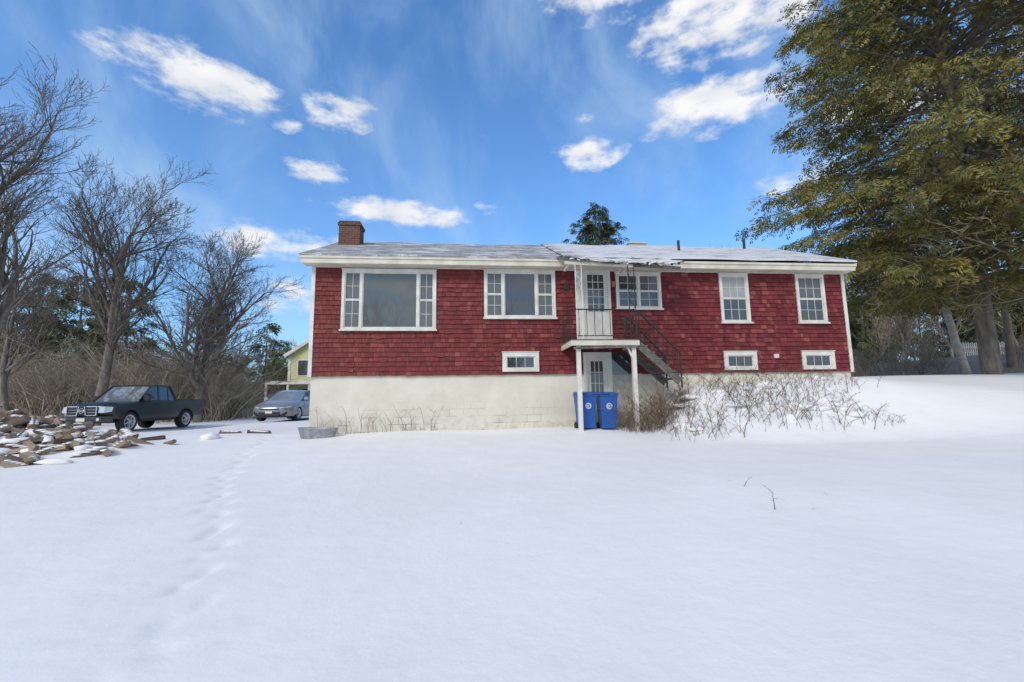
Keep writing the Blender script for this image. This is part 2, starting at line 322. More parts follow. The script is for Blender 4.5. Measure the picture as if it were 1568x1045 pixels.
window('cellar_window_c',8.96,10.04,2.42,2.98,[(9.08,9.92,3,[(0,1,1,2)],0)],.12,False)
t=MB(); t.box(1.93,2.17,-.068,.01,3.2,5.56); t.box(2.90,2.99,-.068,.01,3.2,5.56); t.box(2.17,2.90,-.068,.01,5.47,5.56)
t.box(2.17,2.90,-.05,.0,3.22,3.42)
t.box(2.17,2.29,-.035,0,3.42,5.47);t.box(2.79,2.90,-.035,0,3.42,5.47);t.box(2.29,2.79,-.035,0,3.42,4.2);t.box(2.29,2.79,-.035,0,5.33,5.47)
t.box(2.33,2.75,-.042,-.03,3.5,4.1); t.add([(2.29,-.012,4.2),(2.79,-.012,4.2),(2.79,-.012,5.33),(2.29,-.012,5.33)],[(0,1,2,3)],1)
for j in (1,2): t.box(2.29+.5*j/3-.008,2.29+.5*j/3+.008,-.028,-.013,4.2,5.33)
for j in range(1,5): t.box(2.29,2.79,-.027,-.0132,4.2+1.13*j/5-.008,4.2+1.13*j/5+.008)
t.tube([(2.84,-.035,4.25),(2.84,-.09,4.25)],.025,8,2); t.box(1.55,1.7,-.1,-.03,4.85,5.05,2); t.box(3.03,3.12,-.09,-.03,4.95,5.12,3)
t.build('front_door',[WHITE,G_DARK,IRON,simple('lamp_red',(.5,.15,.1))],H)
t=MB(); t.box(2.08,2.19,-.06,.05,.6,2.98); t.box(2.78,2.93,-.06,.05,.6,2.98); t.box(2.19,2.78,-.06,.05,2.86,2.98)
t.box(2.19,2.30,-.02,.04,.8,2.86);t.box(2.67,2.78,-.02,.04,.8,2.86);t.box(2.30,2.67,-.02,.04,.8,1.75);t.box(2.30,2.67,-.02,.04,2.72,2.86)
t.add([(2.30,.0,1.75),(2.67,.0,1.75),(2.67,.0,2.72),(2.30,.0,2.72)],[(0,1,2,3)],1)
for j in (1,2): t.box(2.30+.37*j/3-.01,2.30+.37*j/3+.01,-.012,-.002,1.75,2.72)
for j in (1,2): t.box(2.30,2.67,-.011,-.0022,1.75+.97*j/3-.01,1.75+.97*j/3+.01)
t.box(2.94,3.5,-.03,.05,2.32,2.95,1); t.box(2.94,3.5,-.02,.04,.6,2.32,2)
t.build('cellar_door',[WHITE,G_DARK,simple('cellar_panel',(.5,.47,.41),(.36,.33,.28))],H)
t=MB()
for i_ in range(9): t.box(1.44,3.32,-1.28+i_*.14,-1.28+i_*.14+.13,3.165,3.2,0)
t.box(1.44,3.32,-1.3,-1.26,3.03,3.164,2); t.box(1.44,1.48,-1.26,-.03,3.03,3.164,2); t.box(3.28,3.32,-1.26,-.03,3.03,3.164,2)
for xx in (1.95,2.4,2.85): t.box(xx-.02,xx+.02,-1.26,-.03,3.03,3.163,0)
t.box(1.60,1.71,-1.25,-1.14,.4,3.03,1); t.box(3.12,3.23,-1.25,-1.14,.4,3.03,1)
t.bar((3.2,-1.2,2.55),(3.0,-1.2,3.02),.05,.05,1)
t.bar((1.5,-1.31,2.96),(3.25,-1.31,3.0),.03,.06,0)
for vv in (-1.22,-.32): t.bar((3.32,vv,3.05),(4.42,vv,2.05),.045,.2,0)
for k in range(6): t.box(3.32+k*.19,3.32+k*.19+.24,-1.26,-.28,3.0-k*.175,3.04-k*.175,0)
t.build('porch_deck',[GREYWOOD,WHITE,CREAM_TRIM],H,.004,1)
t=MB(); v=-1.22
t.tube([(1.48,v,4.02),(3.2,v,4.02)],.02,6); t.tube([(1.48,v,3.3),(3.2,v,3.3)],.014,6); t.tube([(1.48,-.1,4.02),(1.48,v,4.02)],.02,6)
for k in range(9): xx=1.48+k*.215; t.tube([(xx,v,3.3 if k else 3.2),(xx,v,4.02)],.009,5)
for k in range(6): yy=-.1-k*.19; t.tube([(1.48,yy,3.2),(1.48,yy,4.02)],.011,5)
for v in (-1.22,-.3):
    t.tube([(3.2,v,4.02),(3.35,v,3.98),(4.45,v,2.85),(4.5,v,2.75)],.027,6); t.tube([(3.3,v,3.25),(4.42,v,2.15)],.02,6)
    for k in range(9): xx=3.35+k*.13; zt=3.98-(xx-3.35)*1.03; t.tube([(xx,v,zt-.75),(xx,v,zt)],.013,5)
    t.tube([(4.47,v,1.9),(4.47,v,2.8)],.026,6); t.tube([(3.28,v,3.1),(3.28,v,4.02)],.022,6)
def scroll(cx,v,z0,z1,mi):
    t.tube([(cx-.085,v,z0),(cx-.085,v,z1)],.014,6,mi); t.tube([(cx+.085,v,z0),(cx+.085,v,z1)],.014,6,mi)
    zz=z0+.1; s=1
    while zz<z1-.35:
        P=[]
        for a in range(0,26):
            q=a/25; ang=q*2*math.pi; P.append((cx+s*.065*math.sin(ang)*(1-.25*math.cos(ang)),v,zz+.34*q))
        t.tube(P,.009,4,mi,False); s=-s; zz+=.36
scroll(1.72,-1.22,3.2,5.3,1); scroll(3.2,-1.22,3.2,5.3,0)
t.build('iron_railings',[IRON,simple('white_iron',(.66,.65,.6))],H)
rng=random.Random(3); nU,nV=34,8; vs=[];fs=[]
for i_ in range(nU+1):
    q=i_/nU; u=1.28+3.4*q; edge=rng.uniform(-.05,.05)
    for j in range(nV+1):
        p=j/nV; v=-.40-(.92+edge)*p
        sag=-.10*math.sin(q*math.pi)*p - (.05*q)*p + .07*(1-q)*p + (rng.uniform(-.02,.02) if j==nV else 0)
        vs.append((u+rng.uniform(-.01,.01),v,5.735-.30*p+sag+.012*math.sin(u*9+v*7)))
o0=len(vs); vs+=[(x,y,z-.035) for x,y,z in vs]
id_=lambda a,b_:a*(nV+1)+b_
for a in range(nU):
    for b_ in range(nV):
        fs.append((id_(a,b_),id_(a,b_+1),id_(a+1,b_+1),id_(a+1,b_))); fs.append(tuple(o0+k for k in (id_(a,b_),id_(a+1,b_),id_(a+1,b_+1),id_(a,b_+1))))
    fs.append((id_(a,nV),o0+id_(a,nV),o0+id_(a+1,nV),id_(a+1,nV)))
t=MB(); t.add(vs,fs,0); t.build('porch_canopy',[ROOF],H)
t=MB()
for k in range(44):
    u=1.35+3.3*k/44+rng.uniform(-.05,.05); z0=5.43-.10*math.sin((u-1.28)/3.4*math.pi)+.07*(1-(u-1.28)/3.4)-.05
    t.bar((u,-1.27,z0),(u+rng.uniform(.08,.25),-1.27-rng.uniform(0,.04),z0+rng.uniform(-.06,.03)),.03,rng.uniform(.02,.07),rng.choice([0,1,2,2,3,3]))
t.bar((1.35,-1.2,5.32),(3.3,-1.2,5.26),.05,.09,1); t.bar((3.3,-1.2,5.27),(4.65,-1.2,5.22),.05,.07,2)
t.box(1.5,1.56,-1.2,-.42,5.3,5.37,1); t.box(3.17,3.23,-1.2,-.42,5.26,5.33,1)
t.build('canopy_edging',[SNOWP,CREAM_TRIM,GREYWOOD,DARK],H)
t=MB(); t.tube([(6.5,-.045,2.98),(6.5,-.05,3.87)],.008,5); t.box(8.05,8.2,-.06,-.02,2.78,2.9,1); t.build('wall_fittings',[IRON,WHITE],H)
t=MB(); rng=random.Random(11)
for k in range(34):
    u=rng.uniform(-5.5,-2.2); z0=.78; h=rng.uniform(.2,.8); c=rng.uniform(-.6,.6)*h; P=[]; ph=rng.uniform(0,6)
    for q in range(9): s=q/8; P.append((u+c*s*s+.02*math.sin(ph+s*7),-.06-.02*s,z0+h*(s if k%3 else math.sin(s*2.1))))
    t.tube(P,[.0065-.0005*q for q in range(9)],3,0,False)
    if k%2: t.tube([P[4],(P[4][0]+rng.uniform(-.2,.2),-.08,P[4][2]+.15)],[.004,.003],3,0,False)
o=t.build('dead_vines',[STRAW],None); o.location=(0,13.1,0); o.rotation_euler=(0,0,A)
# bins
BLUE=simple('bin_blue',(.01,.09,.36),(.008,.07,.29),.4,3)
def bin_(u,v,rz=0):
    wx,wy=h2w(u,v); g=float(gz(wx,wy)); e=empty('recycling_bin',(wx,wy,max(g,.78)-.02),A+rz); t=MB()
    def ring(w_,d_,z,y=0): return [(-w_,-d_+y,z),(w_,-d_+y,z),(w_,d_+y,z),(-w_,d_+y,z)]
    R=[ring(.19,.22,.05),ring(.205,.25,.45),ring(.235,.29,.9),ring(.25,.31,.9),ring(.25,.31,.95)]
    vs=[p for r_ in R for p in r_]; fs=[(0,3,2,1)]+[(4*i+j,4*i+(j+1)%4,4*i+4+(j+1)%4,4*i+4+j) for i in range(4) for j in range(4)]+[(16,17,18,19)]
    t.add(vs,fs,0); t.build('bin_body',[BLUE],e,.012,2)
    t=MB(); t.add([(-.265,-.34,.955),(.265,-.34,.955),(.265,.31,.97),(-.265,.31,.97),(-.24,-.31,.99),(.24,-.31,.99),(.22,.28,1.03),(-.22,.28,1.03)],[(0,3,2,1),(4,5,6,7),(0,1,5,4),(1,2,6,5),(2,3,7,6),(3,0,4,7)],0)
    t.tube([(-.2,.36,.95),(.2,.36,.95)],.02,8,0); t.build('bin_lid',[BLUE],e,.01,2)
    t=MB()
    for s in (-.2,.2): t.tube([(s-.03,.24,.1),(s+.03,.24,.1)],.1,14,0)
    t.build('bin_wheels',[DARK],e)
    t=MB(); yy=-.292
    c=[(.085*math.cos(a*math.pi/8),yy+.004,.64+.085*math.sin(a*math.pi/8)) for a in range(16)]
    t.add(c,[tuple(range(16))],0)
    for k in range(3):
        a=k*2.094+.5; t.bar((.045*math.cos(a),yy,.64+.045*math.sin(a)),(.045*math.cos(a+1.5),yy,.64+.045*math.sin(a+1.5)),.004,.02,1)
    t.build('recycling_emblem',[simple('emblem_white',(.5,.57,.66)),BLUE],e)
bin_(1.90,-.75,.05); bin_(2.49,-.8,-.06)
wx,wy=h2w(-5.2,-.45); t=MB()
n=28; prof=[(.42,.0),(.5,.24),(.52,.25),(.515,.262),(.49,.25),(.41,.05)]
vs=[(r_*math.cos(2*math.pi*j/n)*1.0,r_*math.sin(2*math.pi*j/n)*.55,z) for r_,z in prof for j in range(n)]
t.add(vs,[(i_*n+j,i_*n+(j+1)%n,(i_+1)*n+(j+1)%n,(i_+1)*n+j) for i_ in range(5) for j in range(n)],0,True); t.add([vs[-n+j] for j in range(n)],[tuple(range(n))],1)
o=t.build('galvanized_tub',[simple('galvanised',(.4,.41,.42),(.25,.26,.27),.45,8,.6),SNOWP]); o.location=(wx,wy,.72); o.rotation_euler=(0,.03,A)
# ---------------------------------------------------------------- vehicles
def loft(mb,prof,w,mod,st=9,em=None,capm=0,smooth=False):
    n=len(prof); xs=[-w+2*w*i_/(st-1) for i_ in range(st)]; vs=[mod(x,y,z) for x in xs for y,z in prof]
    for j in range(n):
        k=(j+1)%n; mi=em[j] if em else 0
        mb.add([vs[s*n+j] for s in range(st)]+[vs[s*n+k] for s in range(st)],[(s,s+1,st+s+1,st+s) for s in range(st-1)],mi,smooth)
    mb.add(vs[:n],[tuple(range(n))],capm); mb.add(vs[-n:],[tuple(range(n-1,-1,-1))],capm)
def merge_d(o,d=.0005):
    import bmesh
    bm=bmesh.new(); bm.from_mesh(o.data); bmesh.ops.remove_doubles(bm,verts=bm.verts,dist=d); bmesh.ops.recalc_face_normals(bm,faces=bm.faces); bm.to_mesh(o.data); bm.free()
TIRE=simple('tyre',(.025,.025,.027),(.015,.015,.016),.85,20); ALLOY=simple('alloy',(.62,.63,.65),(.48,.49,.51),.35,5,.35); CHROME=simple('chrome',(.7,.72,.74),(.6,.62,.64),.18,5,.9)
LAMP=glass('headlamp',(.5,.53,.55),.2,.1); RED=simple('tail_red',(.3,.01,.01),None,.3); BLK=simple('black_plastic',(.015,.015,.016),None,.6)
def wheel(par,x,y,r,wd=.22,sp=5):
    t=MB(); s=1 if x>0 else -1; n=28
    prof=[(r*.62,-wd/2),(r*.95,-wd/2),(r,-wd*.36),(r,wd*.36),(r*.95,wd/2),(r*.68,wd/2),(r*.64,wd/2-.03)]
    vs=[(s*a,ra*math.cos(2*math.pi*j/n),ra*math.sin(2*math.pi*j/n)) for ra,a in prof for j in range(n)]
    t.add(vs,[(i_*n+j,i_*n+(j+1)%n,(i_+1)*n+(j+1)%n,(i_+1)*n+j) for i_ in range(6) for j in range(n)],0,True)
    t.add([(s*(wd/2-.07),r*.6*math.cos(2*math.pi*j/n),r*.6*math.sin(2*math.pi*j/n)) for j in range(n)],[tuple(range(n))],2)
    ri=[(s*(a),ra*math.cos(2*math.pi*j/n),ra*math.sin(2*math.pi*j/n)) for ra,a in ((r*.69,wd/2+.002),(r*.58,wd/2-.005),(r*.57,wd/2-.06)) for j in range(n)]
    t.add(ri,[(i_*n+j,i_*n+(j+1)%n,(i_+1)*n+(j+1)%n,(i_+1)*n+j) for i_ in range(2) for j in range(n)],1,True)
    for k in range(sp):
        a=2*math.pi*k/sp+.3; t.bar((s*(wd/2-.02),0,0),(s*(wd/2-.02),r*.6*math.cos(a),r*.6*math.sin(a)),.10,.03,1)
    t.tube([(s*(wd/2-.05),0,0),(s*(wd/2),0,0)],.06,10,1)
    o=t.build('wheel',[TIRE,ALLOY,DARK],par); o.location=(x,y,r)
def arch(cy,r,z0,n=9):
    a0=math.asin(max(0,(z0-.37)/r)); return [(cy-r*math.cos(a0+(math.pi-2*a0)*k/n),.37+r*math.sin(a0+(math.pi-2*a0)*k/n)) for k in range(n+1)]
def paint(name,c,rough=.3,met=.3,dirt=(.16,.15,.14)):
    m,nt,b=nmat(name); b.inputs['Metallic'].default_value=met; b.inputs['Roughness'].default_value=rough; b.inputs['Coat Weight'].default_value=.4; b.inputs['Coat Roughness'].default_value=.1
    tc=N(nt,'ShaderNodeTexCoord'); sx=N(nt,'ShaderNodeSeparateXYZ'); nt.links.new(tc.outputs['Object'],sx.inputs[0]); mr=N(nt,'ShaderNodeMapRange'); mr.inputs[1].default_value=.75; mr.inputs[2].default_value=.35; nt.links.new(sx.outputs[2],mr.inputs[0])
    n=noise_n(nt,4,6,.7); f=mixc(nt,1.,n.outputs[0],mr.outputs[0],'MULTIPLY'); nt.links.new(mixc(nt,f,c,dirt),b.inputs['Base Color']); return m
WSH=glass('truck_windscreen',(.13,.15,.16),.28)
TR=empty('pickup_truck',(-15.42,16.45,.66),math.radians(1.5)); PT=paint('truck_paint',(.008,.009,.010),.35,0,(.07,.065,.06))
def tmod(x,y,z):
    q=abs(x)/.92; yy=y+.26*q**4*max(0,1-y/1.1) if y<1.1 else y
    if z>.95 and y<1.5: z-=.05*q**4
    xx=x*(1-.05*max(0,(z-.8)))*(1-.02*max(0,.6-z)); return (xx,yy,z)
prof=[(.10,.62),(.05,.72),(.05,.86),(.10,1.0),(.24,1.08),(.8,1.13),(1.42,1.17),(3.42,1.17),(3.44,1.20),(5.18,1.22),(5.2,.55)]+[(4.6,.5)]+arch(4.08,.46,.5)[::-1]+[(3.4,.46),(1.5,.46)]+arch(.98,.46,.5)[::-1]+[(.3,.5)]
t=MB(); loft(t,prof,.92,tmod,13,smooth=False); o=t.build('truck_body',[PT],TR); merge_d(o); bv=o.modifiers.new('b','BEVEL'); bv.width=.04; bv.segments=3; bv.limit_method='ANGLE'; bv.angle_limit=.6
for p in o.data.polygons: p.use_smooth=len(p.vertices)==4
t=MB()
def gmod(x,y,z):
    k=1-.22*max(0,z-1.15); q=abs(x)/.86; return (x*k,y+(.10*q**3 if y<2.3 else 0),z-.02*q**3*(z>1.4))
gp=[(1.32,1.15),(1.98,1.75),(2.2,1.82),(3.0,1.83),(3.22,1.78),(3.42,1.16)]
loft(t,gp,.87,gmod,7,[2,1,1,1,0,1],0); o=t.build('truck_cab',[G_CAR,PT,WSH],TR)
t=MB()
for s in (-1,1):
    def gp_(y,z,e=.006): return (s*(.87*(1-.22*max(0,z-1.15))+e),y+(.10 if y<2.3 else 0),z-.02*(z>1.4))
    for a,b_,wd in (((1.32,1.16),(1.98,1.76),.07),((1.98,1.76),(2.21,1.81),.06),((2.21,1.81),(3.1,1.81),.06),((3.1,1.81),(3.40,1.17),.15),((2.45,1.15),(2.5,1.8),.08),((3.0,1.15),(3.02,1.79),.05),((1.3,1.165),(3.42,1.165),.05)):
        t.bar(gp_(*a),gp_(*b_),.02,wd,0)
    t.box(s*.98-.11,s*.98+.11,1.6,1.70,1.17,1.38,1); t.bar((s*.84,1.66,1.2),(s*.95,1.66,1.22),.04,.04,1)
    for yy in (1.5,2.47,3.12): t.box(s*.912-.003,s*.912+.003,yy,yy+.008,.55,1.1,1)
    t.box(s*.918-.012,s*.918+.012,2.25,2.4,1.0,1.04,1); t.box(s*.918-.012,s*.918+.012,2.95,3.07,1.0,1.04,1)
    t.bar((s*.93,1.5,.42),(s*.93,3.4,.42),.06,.05,1)
    for cy in (.98,4.08): t.tube([(s*.922,y,z) for y,z in arch(cy,.475,.45,12)],.02,6,1,False)
    t.box(s*.80-.1,s*.80+.1,5.17,5.21,.85,1.15,2)
t.build('truck_trim',[PT,BLK,RED],TR,.006,1)
t=MB()
t.box(-.70,.70,-.03,.12,.42,.60,0); t.bar((-.68,.0,.51),(-.9,.24,.51),.08,.18,0); t.bar((.68,.0,.51),(.9,.24,.51),.08,.18,0); t.box(-.5,.5,-.04,.1,.44,.52,1)
t.box(-.50,.50,-.01,.06,.66,.98,1)
for k,(x0,x1) in enumerate(((-.52,-.16),(.16,.52))):
    t.box(x0,x1,-.03,.04,.955,.985,2); t.box(x0,x1,-.03,.04,.64,.665,2)
    for j in (.76,.86): t.box(x0,x1,-.018,.02,j-.007,j+.007,2)
for x0,x1 in ((-.16,-.1),(.16,.1),(-.52,-.52),(.52,.52)): t.bar((x0,-.03,.65),(x1,-.03,.985),.025,.04,2)
c=[(.085*math.cos(a*math.pi/8),-.045,.82+.085*math.sin(a*math.pi/8)) for a in range(16)]; t.tube(c+[c[0]],.012,5,2,False); t.box(-.11,.11,-.05,-.03,.805,.835,2)
for s in (-1,1):
    vs=[(s*.56,.0,.74),(s*.72,.045,.74),(s*.89,.18,.78),(s*.875,.25,.95),(s*.72,.07,.96),(s*.56,.02,.965)]
    t.add(vs,[tuple(range(6)) if s>0 else tuple(range(5,-1,-1))],3); t.tube([(s*.60,-.045,.51),(s*.60,.02,.51)],.055,10,3)
t.box(-.15,.15,-.055,-.03,.44,.56,4)
t.build('truck_front',[PT,BLK,CHROME,LAMP,WHITE],TR,.006,1)
t=MB(); t.box(-.78,.78,3.5,5.1,.6,.9,0); t.box(-.7,.7,.4,4.9,.36,.62,0); t.box(-.86,-.6,3.44,5.16,1.2,1.235,0);t.box(.6,.86,3.44,5.16,1.2,1.235,0); t.build('truck_underbody',[BLK],TR)
for x in (-.8,.8):
    for y in (.98,4.08): wheel(TR,x,y,.38,.26,6)
CR=empty('parked_car',(-10.62,20.0,.86),math.radians(1)); PC=paint('car_paint',(.30,.33,.36),.3,.5)
def cmod(x,y,z):
    q=abs(x)/.9; yy=y+.38*q**3.5*max(0,1-y/1.2) if y<1.2 else y-.25*q**4*max(0,(y-3.6))
    if z>.6 and y<1.4: z-=.07*q**3
    return (x*(1-.10*max(0,z-.62)-.05*max(0,.4-z)),yy,z)
prof=[(.06,.22),(.0,.45),(.04,.62),(.2,.74),(.6,.86),(1.25,.95),(3.9,.98),(4.5,1.0),(4.58,.7),(4.55,.3)]+arch(3.72,.38,.3)[::-1]+[(3.2,.2),(1.35,.2)]+arch(.93,.38,.3)[::-1]
prof=[(y,z-(.04 if i_>9 and z>.25 else 0)) for i_,(y,z) in enumerate(prof)]
t=MB(); loft(t,prof,.9,cmod,13,smooth=True); o=t.build('car_body',[PC],CR); merge_d(o); bv=o.modifiers.new('b','BEVEL'); bv.width=.03; bv.segments=2; bv.limit_method='ANGLE'; bv.angle_limit=.6
t=MB(); gp=[(1.15,.92),(1.95,1.36),(2.3,1.43),(3.0,1.42),(3.4,1.35),(4.25,.99)]
def c2(x,y,z):
    k=1-.45*max(0,z-.93); q=abs(x)/.8; return (x*k,y+.12*q**3*(1 if y<2.2 else 0),z-.03*q**3)
loft(t,gp,.80,c2,9,[2,1,1,1,0,1],0); t.build('car_cabin',[G_CAR,PC,glass('car_windscreen',(.22,.26,.29),.25)],CR)
t=MB()
for s in (-1,1):
    def q_(y,z): return (s*(.80*(1-.45*max(0,z-.93))+.006),y+(.12 if y<2.2 else 0),z-.03)
    for a,b_,wd in (((1.15,.93),(1.95,1.37),.05),((1.95,1.37),(2.4,1.43),.05),((2.4,1.43),(3.0,1.42),.045),((3.0,1.42),(3.4,1.35),.05),((3.4,1.35),(4.2,.99),.09),((2.55,.95),(2.62,1.42),.06)): t.bar(q_(*a),q_(*b_),.02,wd,0)
    t.box(s*.93-.09,s*.93+.09,1.5,1.62,.95,1.08,0); t.bar((s*.78,1.56,.95),(s*.9,1.56,.98),.03,.03,1)
    t.add([(s*.45,.03,.62),(s*.62,.09,.66),(s*.80,.30,.70),(s*.80,.34,.60),(s*.62,.09,.58),(s*.46,.02,.57)],[tuple(range(6)) if s<0 else tuple(range(5,-1,-1))],2)
    for yy in (1.45,2.58,3.5): t.box(s*.895-.004,s*.895+.004,yy,yy+.008,.35,.93,1)
t.box(-.45,.45,-.02,.05,.25,.42,1); t.box(-.4,.4,-.015,.05,.52,.57,1); t.box(-.15,.15,-.035,-.01,.36,.46,3); t.box(-.7,.7,.02,.12,.18,.24,1)
for s in (-1,1): t.bar((s*.55,.06,.28),(s*.72,.16,.4),.04,.08,1)
t.box(-.7,.7,.3,4.3,.18,.4,1)
t.build('car_trim',[PC,BLK,LAMP,WHITE],CR,.005,1)
for x in (-.78,.78):
    for y in (.93,3.72): wheel(CR,x,y,.33,.21,5)
# ---------------------------------------------------------------- vegetation
def bare_tree(seed,h,r0,spread=.55,levels=4,lean=(0,0),fork=.32,up=.12,dens=1.0,zig=.12,rmin=.008):
    rg=random.Random(seed); segs=[]
    stack=[(Vector((0,0,0)),Vector((lean[0],lean[1],1)).normalized(),h*.62,r0,0)]
    while stack:
        p,d,L,r,lv=stack.pop(); n=[9,6,5,4,3,2,2][lv]; step=L/n; rr=r; zg=zig*(.45 if lv==0 else 1)
        r_end=r*(.35 if lv==0 else .3)
        for i_ in range(n):
            d2=(d+Vector((rg.gauss(0,zg),rg.gauss(0,zg),rg.gauss(0,zg)*.6+up*(.5 if lv==0 else 1)))).normalized()
            q=p+d2*step; r1=r+(r_end-r)*(i_+1)/n; segs.append((tuple(p),tuple(q),max(rr,rmin),max(r1,rmin*.8))); p,d,rr=q,d2,r1
            f=(i_+1)/n
            if lv<levels and (lv>0 or f>fork):
                k=[2,1.6,1.5,1.3,1][lv]*dens; k=int(k)+(rg.random()<k-int(k))
                for _ in range(k):
                    ax_=Vector((rg.gauss(0,1),rg.gauss(0,1),rg.gauss(0,.5))); ax_=(ax_-d*ax_.dot(d)).normalized()
                    ang=spread*rg.uniform(.7,1.35); nd=(d*math.cos(ang)+ax_*math.sin(ang)).normalized()
                    nl=L*rg.uniform(.42,.68)*(1.1-.45*f) if lv else h*.36*rg.uniform(.7,1.1)*(1.25-.6*f)
                    stack.append((q.copy(),nd,nl,rr*rg.uniform(.5,.72),lv+1))
    return segs
def put(V,x,y,z,s=1,rz=0):
    c,sn=math.cos(rz),math.sin(rz); R=np.array([[c,-sn,0],[sn,c,0],[0,0,1]])*s; return V@R.T+np.array([x,y,z])
def tree_obj(name,x,y,segs,mats=(BARK,TWIG),thr=.035):
    V,F=segs_mesh([s for s in segs if s[2]>=thr],7); V2,F2=segs_mesh([s for s in segs if s[2]<thr],3)
    VV,FF,mi=merge([(V,F,0),(V2,F2,1)]); o=np_mesh(name,VV,FF,list(mats),mi=mi,smooth=True); o.location=(x,y,float(gz(x,y))-.1); return o
tree_obj('bare_tree',-22.2,19,bare_tree(1,18,.32,.6,4,(.02,0),.25,.07,.95))
tree_obj('bare_tree',-21.8,24,bare_tree(2,16.5,.27,.62,4,(.0,0),.25,.07,.95))
tree_obj('bare_tree',-17.8,26,bare_tree(15,13.5,.25,.68,4,(.0,0),.18,.06,.95))
tree_obj('bare_tree',-27.5,25,bare_tree(5,11,.2,.65,4,(0,0),.25,.08,.9))
tree_obj('bare_tree',-20.4,32,bare_tree(6,10,.16,.65,4,(0,0),.25,.08,.9))
tree_obj('bare_tree',18.8,14.3,bare_tree(8,14,.17,.8,4,(-.04,-.03),.15,.02,.9,.22),(BARKL,TWIGY),.03)
tree_obj('bare_tree',19.2,-9,bare_tree(9,14,.3,.6,3,(0,0),.25)); tree_obj('bare_tree',-5,-16,bare_tree(12,15,.32,.6,3,(0,0),.2)); tree_obj('bare_tree',6,-18,bare_tree(13,14,.32,.6,3,(0,0),.2))
WB=simple('birch_bark',(.66,.62,.54),(.42,.38,.32),.8,3,stretch=(1,1,3)); PB=simple('pole_bark',(.34,.27,.2),(.2,.16,.12),.9,4)
tree_obj('birch_tree',20.9,21.0,bare_tree(21,11,.19,.5,3,(-.14,0),.5,.05),(WB,TWIG),.06)
tree_obj('bare_tree',24.8,22.6,bare_tree(22,12,.2,.5,3,(.0,0),.5),(PB,TWIG),.06)
def frond(n=13,L=.85,ll=.2,lw=.035,seed=0,droop=.25):
    rg=random.Random(seed); V=[];F=[]
    for i_ in range(n):
        s=(i_+.5)/n; px=s*L
        for sd in (-1,1):
            l=ll*(1.15-.75*s)*rg.uniform(.6,1.3)+.03; a=rg.uniform(.5,1.2); z0=-droop*s*s*L+rg.uniform(-.04,.04)
            dx,dy,dz=math.cos(a)*l,sd*math.sin(a)*l,-.5*l*rg.random()
            nx_,ny_=-dy/l*lw/2*1,dx/l*lw/2; py=rg.uniform(-.05,.05)
            b0=len(V); V+=[(px,py,z0),(px+dx*.5-nx_,py+dy*.5-ny_,z0+dz*.5),(px+dx,py+dy,z0+dz),(px+dx*.5+nx_,py+dy*.5+ny_,z0+dz*.5+.01)]; F.append((b0,b0+1,b0+2,b0+3))
    return np.array(V),np.array(F)
def conifer(seed,H_,prof,nb,zb,wood_r,fr,spb=16,spread=.45,up=.12,droop=.28,scl=1.):
    rg=np.random.default_rng(seed); segs=[((0,0,0),(0,0,H_*.5),wood_r,wood_r*.6),((0,0,H_*.5),(0,0,H_*.98),wood_r*.6,.03)]
    M=[];T=[]
    for b_ in range(nb):
        z0=zb+(H_-zb)*(rg.random()**1.15)*.985; L=max(.25,prof(z0)*rg.uniform(.6,1.1)); th=rg.uniform(0,2*math.pi)
        c,s=math.cos(th),math.sin(th); lift=up*rg.uniform(.2,1.6); dr=droop*rg.uniform(.6,1.3)
        pt=lambda q:(c*L*q,s*L*q,z0+L*(lift*q-dr*q*q))
        for k in range(4): segs.append((pt(k/4),pt((k+1)/4),max(.012,wood_r*.22*(1-k/4.5)*min(1,L/4)),max(.008,wood_r*.22*(1-(k+1)/4.5)*min(1,L/4))))
        n=max(3,int(spb*L/4))
        for k in range(n):
            q=rg.uniform(.22,1.0)**.8; side=rg.uniform(-1,1); lat=side*spread*L*(1.05-q)*.9
            x,y,z=pt(q); x+=-s*lat; y+=c*lat; z+=-abs(lat)*.15+rg.uniform(-.08,.1)
            az=th+side*rg.uniform(.3,1.1)+rg.normal(0,.25); el=-rg.uniform(-.1,.85); ro=rg.normal(0,.6); sc=scl*rg.uniform(.6,1.25)
            X_=np.array([math.cos(az)*math.cos(el),math.sin(az)*math.cos(el),math.sin(el)]); Yp=np.array([-math.sin(az),math.cos(az),0]); Zp=np.cross(X_,Yp)
            Y_=Yp*math.cos(ro)+Zp*math.sin(ro); Z_=np.cross(X_,Y_); M.append(np.stack([X_,Y_,Z_],1)*sc); T.append((x,y,z))
    V,F=stamp(fr[0],fr[1],np.array(M),np.array(T)); V2,F2=segs_mesh(segs,5)
    return merge([(V,F,0),(V2,F2,1)])
def hp(z): return float(np.interp(z,[3.2,4.2,5.5,7,9,13,17,22,26],[4.6,5.9,7.2,8.1,8.3,7.6,6.1,2.6,.3]))
V,F,mi=conifer(4,26,hp,430,3.3,.34,frond(7,.62,.22,.055),36,.42,.16,.20,1.0)
o=np_mesh('hemlock_tree',V,F,[NEEDLE,BARK],mi=mi); o.location=(19.1,18.2,2.2)
pf=frond(6,.9,.4,.14,3)
def cp(Hh,R): return lambda z: float(R*np.interp(z/Hh,[.1,.3,.6,.85,1],[.9,1,.75,.42,.05]))
V,F,mi=conifer(9,20.6,lambda z: min(4.6,.3+.60*(20.6-z)),300,8,.25,frond(6,.6,.26,.09,5),20,.4,.25,.08,1.0); o=np_mesh('pine_tree',V,F,[PINE,BARK],mi=mi); o.location=(9.0,46,1.9)
